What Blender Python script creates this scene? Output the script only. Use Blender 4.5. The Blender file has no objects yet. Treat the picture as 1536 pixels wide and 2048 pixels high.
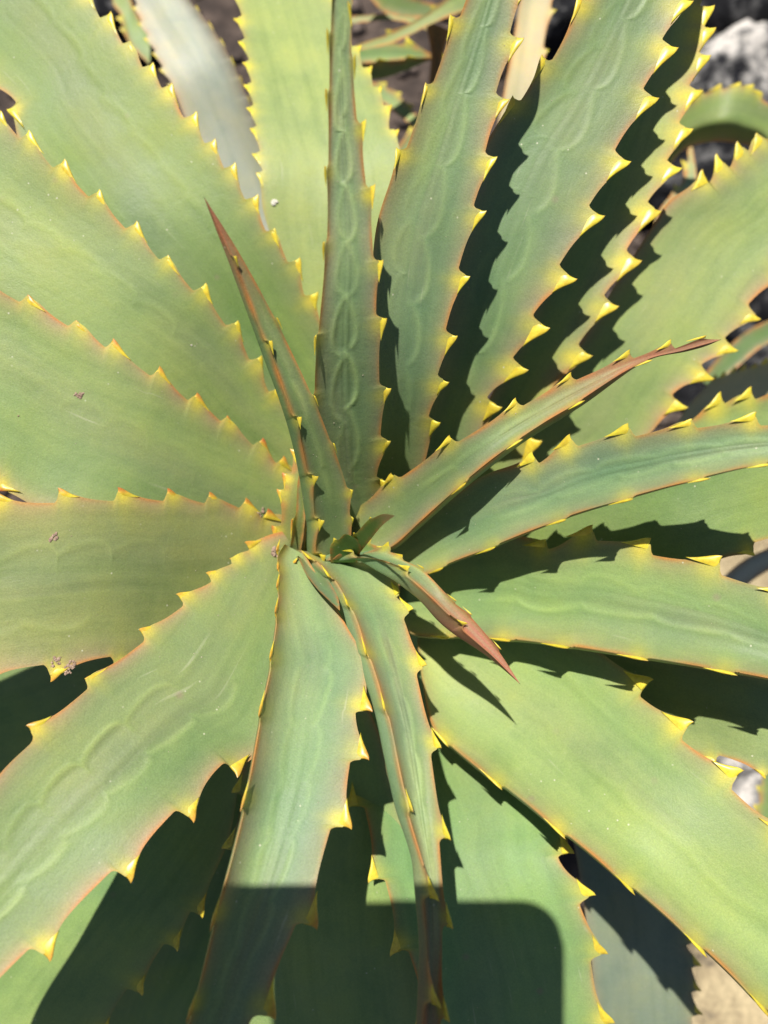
import bpy, bmesh, math, random
import numpy as np
from mathutils import Vector, Matrix, noise as mnoise

S = bpy.context.scene
COL = S.collection
random.seed(7)
RNG = np.random.default_rng(7)

# ------------------------------------------------------------------ camera
TILT = math.radians(20)
CAM_H = 0.62
cam_data = bpy.data.cameras.new('camera')
cam = bpy.data.objects.new('camera', cam_data)
COL.objects.link(cam)
cam.location = (0, 0, CAM_H)
cam.rotation_euler = (TILT, 0, 0)
cam_data.lens = 27.04
cam_data.sensor_width = 36
cam_data.sensor_fit = 'AUTO'
cam_data.clip_start = 0.005
cam_data.clip_end = 200
cam_data.dof.use_dof = True
cam_data.dof.focus_distance = 0.178
cam_data.dof.aperture_fstop = 12.0
S.camera = cam
S.render.resolution_x = 768
S.render.resolution_y = 1024
F0 = 1538.0
RX = np.array([1.0, 0, 0])
RY = np.array([0, math.cos(TILT), math.sin(TILT)])
RZ = np.array([0, -math.sin(TILT), math.cos(TILT)])
C0 = np.array([0, 0, CAM_H])


def c2w(p):
    p = np.asarray(p, float)
    return C0 + p[..., 0:1] * RX + p[..., 1:2] * RY + p[..., 2:3] * RZ


def at(x, y, d):
    """photo position + distance along the view axis -> world point"""
    x = np.asarray(x, float); y = np.asarray(y, float); d = np.asarray(d, float)
    return c2w(np.stack([d * (x - 768) / F0, -d * (y - 1024) / F0, -d + 0 * x], -1))


def ground_d(x, y, z=0.0):
    ray = (at(x, y, 1.0) - C0)
    return (z - CAM_H) / ray[2]


# ------------------------------------------------------------------ sun and sky
AX, AY = 1000.0, 1900.0
sd = -(at(AX, AY, 1.0) - C0)
sd = sd / np.linalg.norm(sd)
sun_data = bpy.data.lights.new('sun', 'SUN')
sun_data.energy = 5.0
sun_data.angle = math.radians(0.55)
sun_data.color = (1.0, 0.955, 0.88)
sun = bpy.data.objects.new('sun', sun_data)
COL.objects.link(sun)
sun.location = (0, 0, 3)
sun.rotation_euler = Vector(sd).to_track_quat('Z', 'Y').to_euler()
world = bpy.data.worlds.new('World')
S.world = world
world.use_nodes = True
wn = world.node_tree
bg = wn.nodes['Background']
sky = wn.nodes.new('ShaderNodeTexSky')
sky.sky_type = 'NISHITA'
sky.sun_disc = False
sky.sun_elevation = math.asin(sd[2])
sky.sun_rotation = math.atan2(sd[0], sd[1])
wn.links.new(sky.outputs[0], bg.inputs[0])
bg.inputs[1].default_value = 0.05
S.view_settings.view_transform = 'Standard'
S.view_settings.look = 'None'
S.view_settings.exposure = 0.28
S.view_settings.gamma = 1.0
S.render.engine = 'CYCLES'
S.cycles.max_bounces = 6


# ------------------------------------------------------------------ materials
def new_mat(name):
    m = bpy.data.materials.new(name)
    m.use_nodes = True
    nt = m.node_tree
    return m, nt, nt.nodes['Principled BSDF']


def N(nt, t, **kw):
    n = nt.nodes.new(t)
    for k, v in kw.items():
        if k.startswith('i_'):
            key = k[2:]
            key = int(key) if key.isdigit() else key.replace('_', ' ')
            n.inputs[key].default_value = v
        else:
            setattr(n, k, v)
    return n


def mixrgb(nt, blend, fac, a, b):
    n = nt.nodes.new('ShaderNodeMix')
    n.data_type = 'RGBA'
    n.blend_type = blend
    for sock, v in ((n.inputs[0], fac), (n.inputs[6], a), (n.inputs[7], b)):
        if hasattr(v, 'links'):
            nt.links.new(v, sock)
        else:
            sock.default_value = v
    return n.outputs[2]


def ramp(nt, src, stops):
    r = nt.nodes.new('ShaderNodeValToRGB')
    cr = r.color_ramp
    while len(cr.elements) < len(stops):
        cr.elements.new(0.5)
    for e, (p, c) in zip(cr.elements, stops):
        e.position = p
        e.color = c if len(c) == 4 else (*c, 1)
    nt.links.new(src, r.inputs[0])
    return r.outputs[0]


def g(v):
    return (v, v, v, 1)


def leaf_material():
    m, nt, bs = new_mat('aloe_skin')
    L = nt.links.new
    att = N(nt, 'ShaderNodeAttribute', attribute_name='col')
    uv = N(nt, 'ShaderNodeUVMap')
    geo = N(nt, 'ShaderNodeNewGeometry')
    # long soft streaks running with the blade
    mp = N(nt, 'ShaderNodeMapping')
    mp.inputs['Scale'].default_value = (260, 22, 1)
    L(uv.outputs[0], mp.inputs[0])
    st = N(nt, 'ShaderNodeTexNoise', i_Scale=1.0, i_Detail=4.0, i_Roughness=0.6)
    L(mp.outputs[0], st.inputs['Vector'])
    c = mixrgb(nt, 'MULTIPLY', 1.0, att.outputs['Color'],
               ramp(nt, st.outputs[0], [(0.3, (0.86, 0.885, 0.86)), (0.5, (1, 1, 1)), (0.72, (1.10, 1.07, 1.04))]))
    # broad blotches of bloom
    n2 = N(nt, 'ShaderNodeTexNoise', i_Scale=55.0, i_Detail=5.0, i_Roughness=0.62)
    L(geo.outputs['Position'], n2.inputs['Vector'])
    c = mixrgb(nt, 'MULTIPLY', 1.0, c, ramp(nt, n2.outputs[0], [(0.3, (0.80, 0.86, 0.92)), (0.5, (1, 1, 1)), (0.72, (1.14, 1.07, 0.92))]))
    # powdery grain
    n3 = N(nt, 'ShaderNodeTexNoise', i_Scale=2600.0, i_Detail=2.0, i_Roughness=0.7)
    L(geo.outputs['Position'], n3.inputs['Vector'])
    c = mixrgb(nt, 'MULTIPLY', 1.0, c, ramp(nt, n3.outputs[0], [(0.3, g(0.88)), (0.5, g(1)), (0.7, g(1.13))]))
    # uneven wax bloom, rubbed away in places
    nb = N(nt, 'ShaderNodeTexNoise', i_Scale=19.0, i_Detail=7.0, i_Roughness=0.7, i_Distortion=0.6)
    L(geo.outputs['Position'], nb.inputs['Vector'])
    c = mixrgb(nt, 'MIX', ramp(nt, nb.outputs[0], [(0.42, g(0.0)), (0.66, g(0.18))]), c, (0.27, 0.315, 0.185, 1))
    # fine scratches
    mps = N(nt, 'ShaderNodeMapping'); mps.inputs['Scale'].default_value = (900, 45, 1); mps.inputs['Rotation'].default_value = (0, 0, 0.5)
    L(uv.outputs[0], mps.inputs[0])
    sc_ = N(nt, 'ShaderNodeTexNoise', i_Scale=1.0, i_Detail=1.0)
    L(mps.outputs[0], sc_.inputs['Vector'])
    sm = N(nt, 'ShaderNodeMath', operation='MULTIPLY')
    L(ramp(nt, sc_.outputs[0], [(0.70, g(0)), (0.78, g(0.3))]), sm.inputs[0])
    L(ramp(nt, nb.outputs[0], [(0.5, g(0)), (0.6, g(1))]), sm.inputs[1])
    c = mixrgb(nt, 'MIX', sm.outputs[0], c, (0.50, 0.50, 0.36, 1))
    # rare purple flecks
    v = N(nt, 'ShaderNodeTexVoronoi', i_Scale=95.0)
    L(geo.outputs['Position'], v.inputs['Vector'])
    n4 = N(nt, 'ShaderNodeTexNoise', i_Scale=30.0)
    L(geo.outputs['Position'], n4.inputs['Vector'])
    fl = N(nt, 'ShaderNodeMath', operation='MULTIPLY')
    L(ramp(nt, v.outputs['Distance'], [(0.03, g(1)), (0.13, g(0))]), fl.inputs[0])
    L(ramp(nt, n4.outputs[0], [(0.55, g(0)), (0.66, g(0.45))]), fl.inputs[1])
    c = mixrgb(nt, 'MIX', fl.outputs[0], c, (0.30, 0.20, 0.17, 1))
    # pale dust specks
    v2 = N(nt, 'ShaderNodeTexVoronoi', i_Scale=260.0)
    L(geo.outputs['Position'], v2.inputs['Vector'])
    n5 = N(nt, 'ShaderNodeTexNoise', i_Scale=45.0)
    L(geo.outputs['Position'], n5.inputs['Vector'])
    fm = N(nt, 'ShaderNodeMath', operation='MULTIPLY')
    L(ramp(nt, v2.outputs['Distance'], [(0.03, g(1)), (0.075, g(0))]), fm.inputs[0])
    L(ramp(nt, n5.outputs[0], [(0.48, g(0)), (0.58, g(0.9))]), fm.inputs[1])
    c = mixrgb(nt, 'MIX', fm.outputs[0], c, (0.55, 0.55, 0.40, 1))
    L(c, bs.inputs['Base Color'])
    bs.inputs['Roughness'].default_value = 0.46
    L(ramp(nt, n2.outputs[0], [(0.3, g(0.40)), (0.7, g(0.56))]), bs.inputs['Roughness'])
    bs.inputs['Specular IOR Level'].default_value = 0.24
    bs.inputs['Subsurface Weight'].default_value = 0.12
    bs.inputs['Subsurface Radius'].default_value = (0.6, 1.0, 0.25)
    bs.inputs['Subsurface Scale'].default_value = 0.0018
    b1 = N(nt, 'ShaderNodeBump', i_Strength=0.35, i_Distance=0.00025)
    L(st.outputs[0], b1.inputs['Height'])
    b2 = N(nt, 'ShaderNodeBump', i_Strength=0.45, i_Distance=0.00012)
    L(n3.outputs[0], b2.inputs['Height'])
    L(b1.outputs[0], b2.inputs['Normal'])
    b3 = N(nt, 'ShaderNodeBump', i_Strength=0.5, i_Distance=0.0008)
    L(n2.outputs[0], b3.inputs['Height'])
    L(b2.outputs[0], b3.inputs['Normal'])
    L(b3.outputs[0], bs.inputs['Normal'])
    return m


def thorn_material():
    m, nt, bs = new_mat('thorn_horn')
    L = nt.links.new
    att = N(nt, 'ShaderNodeAttribute', attribute_name='col')
    geo = N(nt, 'ShaderNodeNewGeometry')
    n = N(nt, 'ShaderNodeTexNoise', i_Scale=900.0, i_Detail=3.0)
    L(geo.outputs['Position'], n.inputs['Vector'])
    c = mixrgb(nt, 'MULTIPLY', 1.0, att.outputs['Color'], ramp(nt, n.outputs[0], [(0.3, (0.85, 0.8, 0.75)), (0.6, (1.05, 1.05, 1.05))]))
    L(c, bs.inputs['Base Color'])
    bs.inputs['Roughness'].default_value = 0.36
    bs.inputs['Specular IOR Level'].default_value = 0.5
    bs.inputs['Subsurface Weight'].default_value = 0.3
    bs.inputs['Subsurface Radius'].default_value = (1.0, 0.7, 0.1)
    bs.inputs['Subsurface Scale'].default_value = 0.0012
    return m


def noise_mat(name, scale, stops, rough=0.85, bump=0.6, dist=0.004, detail=8.0, spec=0.3):
    m, nt, bs = new_mat(name)
    L = nt.links.new
    geo = N(nt, 'ShaderNodeNewGeometry')
    n = N(nt, 'ShaderNodeTexNoise', i_Scale=scale, i_Detail=detail, i_Roughness=0.68)
    L(geo.outputs['Position'], n.inputs['Vector'])
    n2 = N(nt, 'ShaderNodeTexNoise', i_Scale=scale * 9, i_Detail=4.0, i_Roughness=0.7)
    L(geo.outputs['Position'], n2.inputs['Vector'])
    c = mixrgb(nt, 'MULTIPLY', 0.8, ramp(nt, n.outputs[0], stops), ramp(nt, n2.outputs[0], [(0.3, g(0.6)), (0.65, g(1.25))]))
    L(c, bs.inputs['Base Color'])
    bs.inputs['Roughness'].default_value = rough
    bs.inputs['Specular IOR Level'].default_value = spec
    b = N(nt, 'ShaderNodeBump', i_Strength=bump, i_Distance=dist)
    L(n.outputs[0], b.inputs['Height'])
    b2 = N(nt, 'ShaderNodeBump', i_Strength=bump, i_Distance=dist * 0.2)
    L(n2.outputs[0], b2.inputs['Height'])
    L(b.outputs[0], b2.inputs['Normal'])
    L(b2.outputs[0], bs.inputs['Normal'])
    return m


LEAF = leaf_material()
THORN = thorn_material()


# ------------------------------------------------------------------ object helpers
def empty(name, loc, label, cat, group=None):
    o = bpy.data.objects.new(name, None)
    COL.objects.link(o)
    o.location = loc
    o.empty_display_size = 0.02
    o['label'] = label
    o['category'] = cat
    if group:
        o['group'] = group
    return o


def make_mesh(name, verts, faces, mat, parent=None, parent_loc=None, origin=None, col=None, uv=None, smooth=True):
    """verts in world space; the object's origin is placed at `origin`"""
    verts = np.asarray(verts, float)
    origin = np.array(verts[0] if origin is None else origin, float)
    me = bpy.data.meshes.new(name)
    v = verts - origin
    if isinstance(faces, np.ndarray) and faces.ndim == 2:
        n, k = faces.shape
        me.vertices.add(len(v)); me.vertices.foreach_set('co', v.ravel())
        me.loops.add(n * k); me.loops.foreach_set('vertex_index', faces.ravel().astype(np.int32))
        me.polygons.add(n)
        me.polygons.foreach_set('loop_start', np.arange(0, n * k, k, dtype=np.int32))
        me.polygons.foreach_set('loop_total', np.full(n, k, dtype=np.int32))
        me.update(calc_edges=True)
        me.validate()
    else:
        me.from_pydata([tuple(p) for p in v], [], [tuple(f) for f in faces])
    if smooth:
        me.polygons.foreach_set('use_smooth', np.ones(len(me.polygons), dtype=bool))
    if col is not None:
        a = me.color_attributes.new('col', 'FLOAT_COLOR', 'POINT')
        cc = np.ones((len(v), 4)); cc[:, :3] = col
        a.data.foreach_set('color', cc.ravel())
    if uv is not None:
        ul = me.uv_layers.new(name='UVMap')
        idx = np.empty(len(me.loops), dtype=np.int32)
        me.loops.foreach_get('vertex_index', idx)
        ul.data.foreach_set('uv', uv[idx].ravel())
    me.materials.append(mat)
    me.update()
    o = bpy.data.objects.new(name, me)
    COL.objects.link(o)
    if parent is not None:
        o.parent = parent
        pl = np.zeros(3) if parent_loc is None else np.asarray(parent_loc, float)
        o.location = origin - pl
    else:
        o.location = origin
    return o


# ------------------------------------------------------------------ curve helpers
def catmull(P, n_per=24):
    P = np.asarray(P, float)
    Q = np.vstack([2 * P[0] - P[1], P, 2 * P[-1] - P[-2]])
    out = []
    knots = [0]
    for i in range(1, len(Q) - 2):
        p0, p1, p2, p3 = Q[i - 1], Q[i], Q[i + 1], Q[i + 2]
        a = 0.5
        t0 = 0
        t1 = t0 + max(np.linalg.norm(p1 - p0) ** a, 1e-4)
        t2 = t1 + max(np.linalg.norm(p2 - p1) ** a, 1e-4)
        t3 = t2 + max(np.linalg.norm(p3 - p2) ** a, 1e-4)
        t = np.linspace(t1, t2, n_per, endpoint=False)[:, None]
        A1 = (t1 - t) / (t1 - t0) * p0 + (t - t0) / (t1 - t0) * p1
        A2 = (t2 - t) / (t2 - t1) * p1 + (t - t1) / (t2 - t1) * p2
        A3 = (t3 - t) / (t3 - t2) * p2 + (t - t2) / (t3 - t2) * p3
        B1 = (t2 - t) / (t2 - t0) * A1 + (t - t0) / (t2 - t0) * A2
        B2 = (t3 - t) / (t3 - t1) * A2 + (t - t1) / (t3 - t1) * A3
        out.append((t2 - t) / (t2 - t1) * B1 + (t - t1) / (t2 - t1) * B2)
        knots.append(knots[-1] + n_per)
    out.append(Q[-2][None])
    return np.vstack(out), knots


def sstep(a, b, x):
    t = np.clip((np.asarray(x, float) - a) / (b - a), 0, 1)
    return t * t * (3 - 2 * t)


def margin_profile(x):
    """margin height round one tooth; x = distance from the tooth tip along the edge (+ = towards the leaf tip), in tooth heights"""
    neg = 1 / (1 + (np.maximum(-x, 0) / 1.12) ** 1.9)
    pos = np.interp(x, [0, 0.05, 0.14, 0.30, 0.6, 1.0], [1, 0.55, 0.26, 0.09, 0.01, 0])
    return np.where(x < 0, neg, pos)


def lerp2(v, t):
    if isinstance(v, (tuple, list)):
        if isinstance(v[0], (tuple, list)):
            return np.interp(t, [q[0] for q in v], [q[1] for q in v])
        return v[0] + (v[1] - v[0]) * t
    return v + 0 * t


YEL = np.array([0.74, 0.60, 0.055])
ORG = np.array([0.50, 0.21, 0.055])
PINK = np.array([0.43, 0.265, 0.165])
RED = np.array([0.36, 0.125, 0.085])

THORN_COUNT = [0]


def leaf(parent, ploc, a, b, tip, depth, H=34, h=None, roll=(20, 20), c1=(0.20, 0.30, 0.155), c2=(0.30, 0.37, 0.13),
         keel=0.0, thick=0.16, red=None, pink=0.55, imp=(), nr=330, nu=41, nl=15, tiptone=YEL, extra=(), name='leaf',
         thorns=True, label=None, rim=1.0, yel=1.0, chan=3.0, twist=0.0, thorn_join=False, ncol=None):
    if h is None:
        h = (H, H)
    tip = np.array(tip, float)
    c1 = np.array(c1) * (0.95, 1.0, 0.72); c2 = np.array(c2) * (0.96, 1.0, 0.74)
    sides = []
    ca = np.mean([p[:2] for p in a], 0); cb = np.mean([p[:2] for p in b], 0)
    for pts, oc, hh, rr in ((a, cb, h[0], roll[0]), (b, ca, h[1], roll[1])):
        P = np.array([p[:2] for p in pts] + [tip], float)
        n = len(P)
        ov = P[-1] - P[0]
        mid = P[:-1].mean(0)
        sg = np.sign(ov[0] * (oc - mid)[1] - ov[1] * (oc - mid)[0])
        seg = np.concatenate([[0], np.cumsum(np.linalg.norm(np.diff(P, axis=0), axis=1))])
        seg = seg / seg[-1]
        base = P.copy(); teeth = []
        for i in range(n - 1):
            p = pts[i]
            if len(p) == 3 and p[2] == 0:
                continue
            hv = p[2] if len(p) == 3 else lerp2(hh, seg[i])
            hv = float(hv) * (1.16 if abs(hv) > 12 else 1.0)
            t0 = P[max(i - 1, 0)]; t1 = P[min(i + 1, n - 1)]
            T = (t1 - t0) / np.linalg.norm(t1 - t0)
            # outward = away from the other edge
            nrm = np.array([T[1], -T[0]]) * sg
            base[i] = P[i] - nrm * hv
            teeth.append((i, hv))
        C, kn = catmull(base)
        s = np.concatenate([[0], np.cumsum(np.linalg.norm(np.diff(C, axis=0), axis=1))])
        sides.append(dict(C=C, s=s, kn=kn, teeth=teeth, sg=sg, P=P, rr=rr))
    if imp:
        nu = 77
    # rows crowd together at the teeth
    tq = np.linspace(0, 1, 4000)
    dens = np.ones(4000)
    for sd_ in sides:
        s = sd_['s']
        for i, hv in sd_['teeth']:
            if abs(hv) < 9:
                continue
            sk = s[sd_['kn'][i]] / s[-1]
            Hk = float(lerp2(H, sk)) / s[-1]
            dens += 3.2 * np.exp(-((tq - sk + 0.12 * Hk) / (0.42 * Hk)) ** 2)
    cd = np.cumsum(dens); cd = (cd - cd[0]) / (cd[-1] - cd[0])
    t = np.interp(np.linspace(0, 1, nr), cd, tq)
    edge = []
    for sd_ in sides:
        s = sd_['s']; Ltot = s[-1]
        sq = t * Ltot
        X = np.stack([np.interp(sq, s, sd_['C'][:, 0]), np.interp(sq, s, sd_['C'][:, 1])], 1)
        T = np.gradient(X, axis=0); T /= np.linalg.norm(T, axis=1)[:, None] + 1e-9
        nrm = np.stack([T[:, 1], -T[:, 0]], 1) * sd_['sg']
        Hs = lerp2(H, t)
        F = np.zeros(nr); FH = np.zeros(nr); YF = np.zeros(nr)
        tl = []
        for i, hv in sd_['teeth']:
            sk = s[sd_['kn'][i]] if i < len(sd_['kn']) else Ltot
            Hk = float(np.interp(sk / Ltot, t, Hs))
            f = margin_profile((sq - sk) / Hk)
            fc = f / (1 + (f / 0.62) ** 6) ** (1 / 6)
            if abs(hv) > 1.5:
                YF = np.maximum(YF, np.exp(-np.abs((sq - sk + 0.42 * Hk) / (0.66 * Hk)) ** 1.8) * min(1.0, 0.45 + abs(hv) / 36))
            better = fc > F
            FH = np.where(better, fc * hv, FH)
            F = np.maximum(F, fc)
            tl.append((i, hv, sk / Ltot, Hk))
        # tiny natural wander of the margin
        Xe = X + nrm * FH[:, None]
        edge.append(dict(X=Xe, F=F, YF=YF, Hs=Hs, nrm=nrm, T=T, tl=tl, roll=np.radians(lerp2(sd_['rr'], t)), L=Ltot, X0=X))
    tu = np.linspace(0, 1, 401)
    Du = np.interp(tu, [q[0] for q in depth], [q[1] for q in depth])
    ker = np.hanning(121); ker /= ker.sum()
    Du = np.convolve(np.pad(Du, 60, mode='reflect', reflect_type='odd'), ker, 'valid')
    D = np.interp(t, tu, Du)
    A, B = edge[0]['X0'], edge[1]['X0']
    EA, EB = edge[0]['X'] - A, edge[1]['X'] - B                # lobes of the two margins
    wpx = np.linalg.norm(B - A, axis=1)
    wm = wpx * 0.5 * D / F0                                   # half width in metres
    ra = np.tan(np.minimum(edge[0]['roll'], 1.25)); rb = np.tan(np.minimum(edge[1]['roll'], 1.25))
    u = np.sin(np.linspace(-1, 1, nu) * math.pi / 2)
    U, TT = np.meshgrid(u, t)
    side_w = np.where(U < 0, ra[:, None], rb[:, None])
    au = np.abs(U)
    raise_ = wm[:, None] * side_w / chan * au ** chan
    # teeth/lobes continue in the slope direction of the margin
    for k, e in enumerate(edge):
        sgn = -1 if k == 0 else 1
        m = np.where(U * sgn > 0, np.abs(U) ** 7, 0)
        raise_ += m * (e['F'] * e['Hs'] * D / F0 * np.sin(e['roll']))[:, None] * 0.9
    px = A[:, None, :] * ((1 - U) / 2)[..., None] + B[:, None, :] * ((1 + U) / 2)[..., None]
    wa = np.where(U < 0, au ** 7, 0)[..., None]; wb = np.where(U > 0, au ** 7, 0)[..., None]
    px = px + EA[:, None, :] * wa + EB[:, None, :] * wb
    # gentle uneven surface
    ph = RNG.uniform(0, 9, 6)
    wav = (np.sin(TT * 9 + ph[0] + U * 1.3) + np.sin(TT * 17 + ph[1] - U * 2.1) * 0.5) * wm[:, None] * 0.026 * (1 - au ** 4)
    # bud imprints
    ridge = np.zeros_like(U); lobe = np.zeros_like(U)
    for (side, f, amp, pitch, t0, t1, sign, strength) in imp:
        e = edge[0] if side < 0 else edge[1]
        wob = 1 + 0.0 * TT
        phs = ((TT * e['L'] + 14 * np.sin(TT * 11 + ph[5] + side) + ph[2] * 20) / pitch) % 1.0
        # irregular spacing and size
        cell = np.floor((TT * e['L'] + 14 * np.sin(TT * 11 + ph[5] + side) + ph[2] * 20) / pitch)
        jit = np.sin(cell * 12.9 + ph[3]) * 0.8
        prof = 1 - np.abs(np.sin(math.pi * np.clip(phs, 0, 1) ** 0.62)) ** 0.55
        line = f + jit * 0.05 + sign * amp * (1 + 0.3 * jit) * (prof)
        dd = (U * side - line) * wpx[:, None] * 0.5            # px
        fade = sstep(t0, t0 + 0.08, TT) * (1 - sstep(t1 - 0.08, t1, TT)) * strength
        fade = fade * np.clip(np.sin(math.pi * np.clip(phs, 0, 1) ** 0.62), 0.0, 1) ** 0.22 * (0.88 + 0.22 * np.sin(cell * 7.7 + ph[0]))
        fade = fade * (0.88 + 0.2 * np.sin(TT * 23 + ph[4] + side)) * (1.1 if keel == 0.0 and thick == .3 else 0.85)
        ridge += np.exp(-(dd / 6.5) ** 2) * fade
        lobe += (1 / (1 + np.exp(np.clip(dd / 3.0, -30, 30)))) * fade * (np.clip(U * side + 0.15, 0, 1) > 0)
    imph = (ridge * 0.00030 - lobe * 0.00034 * np.clip(au * 3, 0, 1)) * np.clip(D[:, None] / 0.17, 0.6, 1.5)
    d_up = D[:, None] - raise_ - wav - imph
    up = at(px[..., 0], px[..., 1], d_up)
    # lower surface
    ul = np.cos(np.linspace(0, math.pi, nl + 2)[1:-1])
    ul = np.sign(ul) * np.abs(ul) ** 0.8        # from +1 side to -1 side
    UL, TL = np.meshgrid(ul, t)
    sl = np.where(UL < 0, ra[:, None], rb[:, None])
    rl = wm[:, None] * sl / chan * np.abs(UL) ** chan
    for k, e in enumerate(edge):
        sgn = -1 if k == 0 else 1
        m = np.where(UL * sgn > 0, np.abs(UL) ** 7, 0)
        rl += m * (e['F'] * e['Hs'] * D / F0 * np.sin(e['roll']))[:, None] * 0.9
    kv = lerp2(keel, t)
    prof = np.sqrt(np.maximum(1 - UL ** 2, 0))
    th = (2 * wm * lerp2(thick, t))[:, None] * prof ** 1.1 + 0.0006 * (1 - sstep(0.93, 1, TL))
    lat = UL + (kv[:, None]) * prof ** 1.3
    pl = A[:, None, :] * ((1 - lat) / 2)[..., None] + B[:, None, :] * ((1 + lat) / 2)[..., None]
    aul = np.abs(UL)
    pl = pl + EA[:, None, :] * np.where(UL < 0, aul ** 7, 0)[..., None] + EB[:, None, :] * np.where(UL > 0, aul ** 7, 0)[..., None]
    kab = np.minimum(np.abs(kv), 1.5)[:, None]
    d_lo = D[:, None] - rl * (1 - 0.15 * kab * prof) + th
    lo = at(pl[..., 0], pl[..., 1], d_lo)
    ring = np.concatenate([up, lo], axis=1)                    # nr, nu+nl, 3
    m_ = nu + nl
    V = ring.reshape(-1, 3)
    i = np.arange(nr - 1)[:, None] * m_; j = np.arange(m_)[None]; j2 = (j + 1) % m_
    Fq = np.stack([i + j, i + j2, i + m_ + j2, i + m_ + j], -1).reshape(-1, 4)
    # orientation: the upper side looks at the camera
    q = Fq[(nr // 3) * m_ + nu // 2]
    nn = np.cross(V[q[1]] - V[q[0]], V[q[3]] - V[q[0]])
    if np.dot(nn, C0 - V[q[0]]) < 0:
        Fq = Fq[:, ::-1].copy()
    # colours --------------------------------------------------------
    n_t = np.interp(t, np.linspace(0, 1, 9), RNG.uniform(0, 1, 9))
    mixv = np.clip(0.25 + 0.55 * (n_t[:, None] - 0.5) + 0.25 * np.sin(U * 3 + ph[5]) + 0.6 * (1 - sstep(0, 0.16, TT)) + 0.35 * au ** 4, 0, 1)
    colu = c1 * (1 - mixv[..., None]) + c2 * mixv[..., None]
    grey = (np.clip(lobe, 0, 1) * 0.35 * (0.5 + 0.5 * np.sin(TT * 13 + U * 2 + ph[1])) + 0.18 * np.clip(np.sin(TT * 7 + U * 4 + ph[4]), 0, 1) * (pink > .2))[..., None]
    colu = colu * (1 - grey) + np.array([0.215, 0.215, 0.145]) * grey
    colu = colu * (1 + (0.16 * ridge)[..., None]) + ridge[..., None] * np.array([0.055, 0.058, 0.012])

    def edge_paint(colx, UU, under=False):
        for k, e in enumerate(edge):
            sgn = -1 if k == 0 else 1
            de = (1 - np.clip(UU * sgn, -1, 1)) * wpx[:, None] * 0.5 * ((1 + 1.8 * np.abs(lerp2(keel, t)))[:, None] if under else 1.0)
            Hs_ = np.asarray(e['Hs'])[:, None]
            Fs = e['YF'][:, None]
            sc = np.minimum(Hs_, 0.30 * wpx[:, None])
            vary = np.clip(0.85 + 0.35 * np.sin(t * 61 + ph[k]) * np.sin(t * 23 + ph[k + 2]), 0.3, 1.1)[:, None]
            patchy = np.clip(0.75 + 0.5 * np.sin(t * 47 + ph[k + 1]) * np.sin(t * 19 + ph[k + 3]), 0.15, 1.1)[:, None]
            pw = pink * (0.35 if under else 1.0)
            pk = np.exp(-(de / (sc * 0.66)) ** 1.4) * pw * (1 - Fs * 0.6) * (0.4 + 0.6 * patchy)
            colx = colx * (1 - pk[..., None]) + PINK * pk[..., None]
            # yellow fades inwards from the foot of each tooth and thinly along the margin
            yk = np.exp(-(de / (sc * 0.46)) ** 1.7) * Fs * 0.85 * yel * vary
            yk = np.maximum(yk, np.exp(-(de / (sc * 0.85)) ** 2) * Fs ** 2 * 0.30 * yel * vary)
            colx = colx * (1 - yk[..., None]) + YEL * yk[..., None]
            rk = np.exp(-(de / 4.4) ** 2) * np.clip(1 - Fs * 1.3, 0, 1) * rim * 0.85 * patchy
            colx = colx * (1 - rk[..., None]) + ORG * rk[..., None]
        return colx
    colu = edge_paint(colu, U)
    coll = (c1 * 0.9 + c2 * 0.1)[None, None] * np.ones(UL.shape + (1,))
    coll = edge_paint(coll, UL, True)
    if red:
        for arr, tt, uu in ((colu, TT, U), (coll, TL, UL)):
            w = (sstep(red[0], red[1], tt) * (0.86 + 0.14 * np.sin(uu * 7)))[..., None] * red[2]
            arr[:] = arr * (1 - w) + RED * w
    if ncol is not None:
        colu = ncol(colu, U, TT)
    colr = np.concatenate([colu, coll], axis=1).reshape(-1, 3)
    colr = np.clip(colr, 0.01, 0.9)
    arc = np.concatenate([[0], np.cumsum(np.linalg.norm(np.diff((A + B) / 2, axis=0), axis=1))]) * D.mean() / F0
    uvu = np.stack([U * wm[:, None], np.broadcast_to(arc[:, None], U.shape)], -1)
    uvl = np.stack([UL * wm[:, None] + 0.3, np.broadcast_to(arc[:, None], UL.shape)], -1)
    off = RNG.uniform(0, 5, 2)
    uv = np.concatenate([uvu, uvl], axis=1).reshape(-1, 2) + off
    org = up[0, nu // 2]
    o = make_mesh(name, V, Fq, LEAF, parent, ploc, org, colr, uv)
    if label:
        o['label'] = label
    # caps
    # thorns ---------------------------------------------------------
    tv, tf, tc, nv = [], [], [], 0
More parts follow.
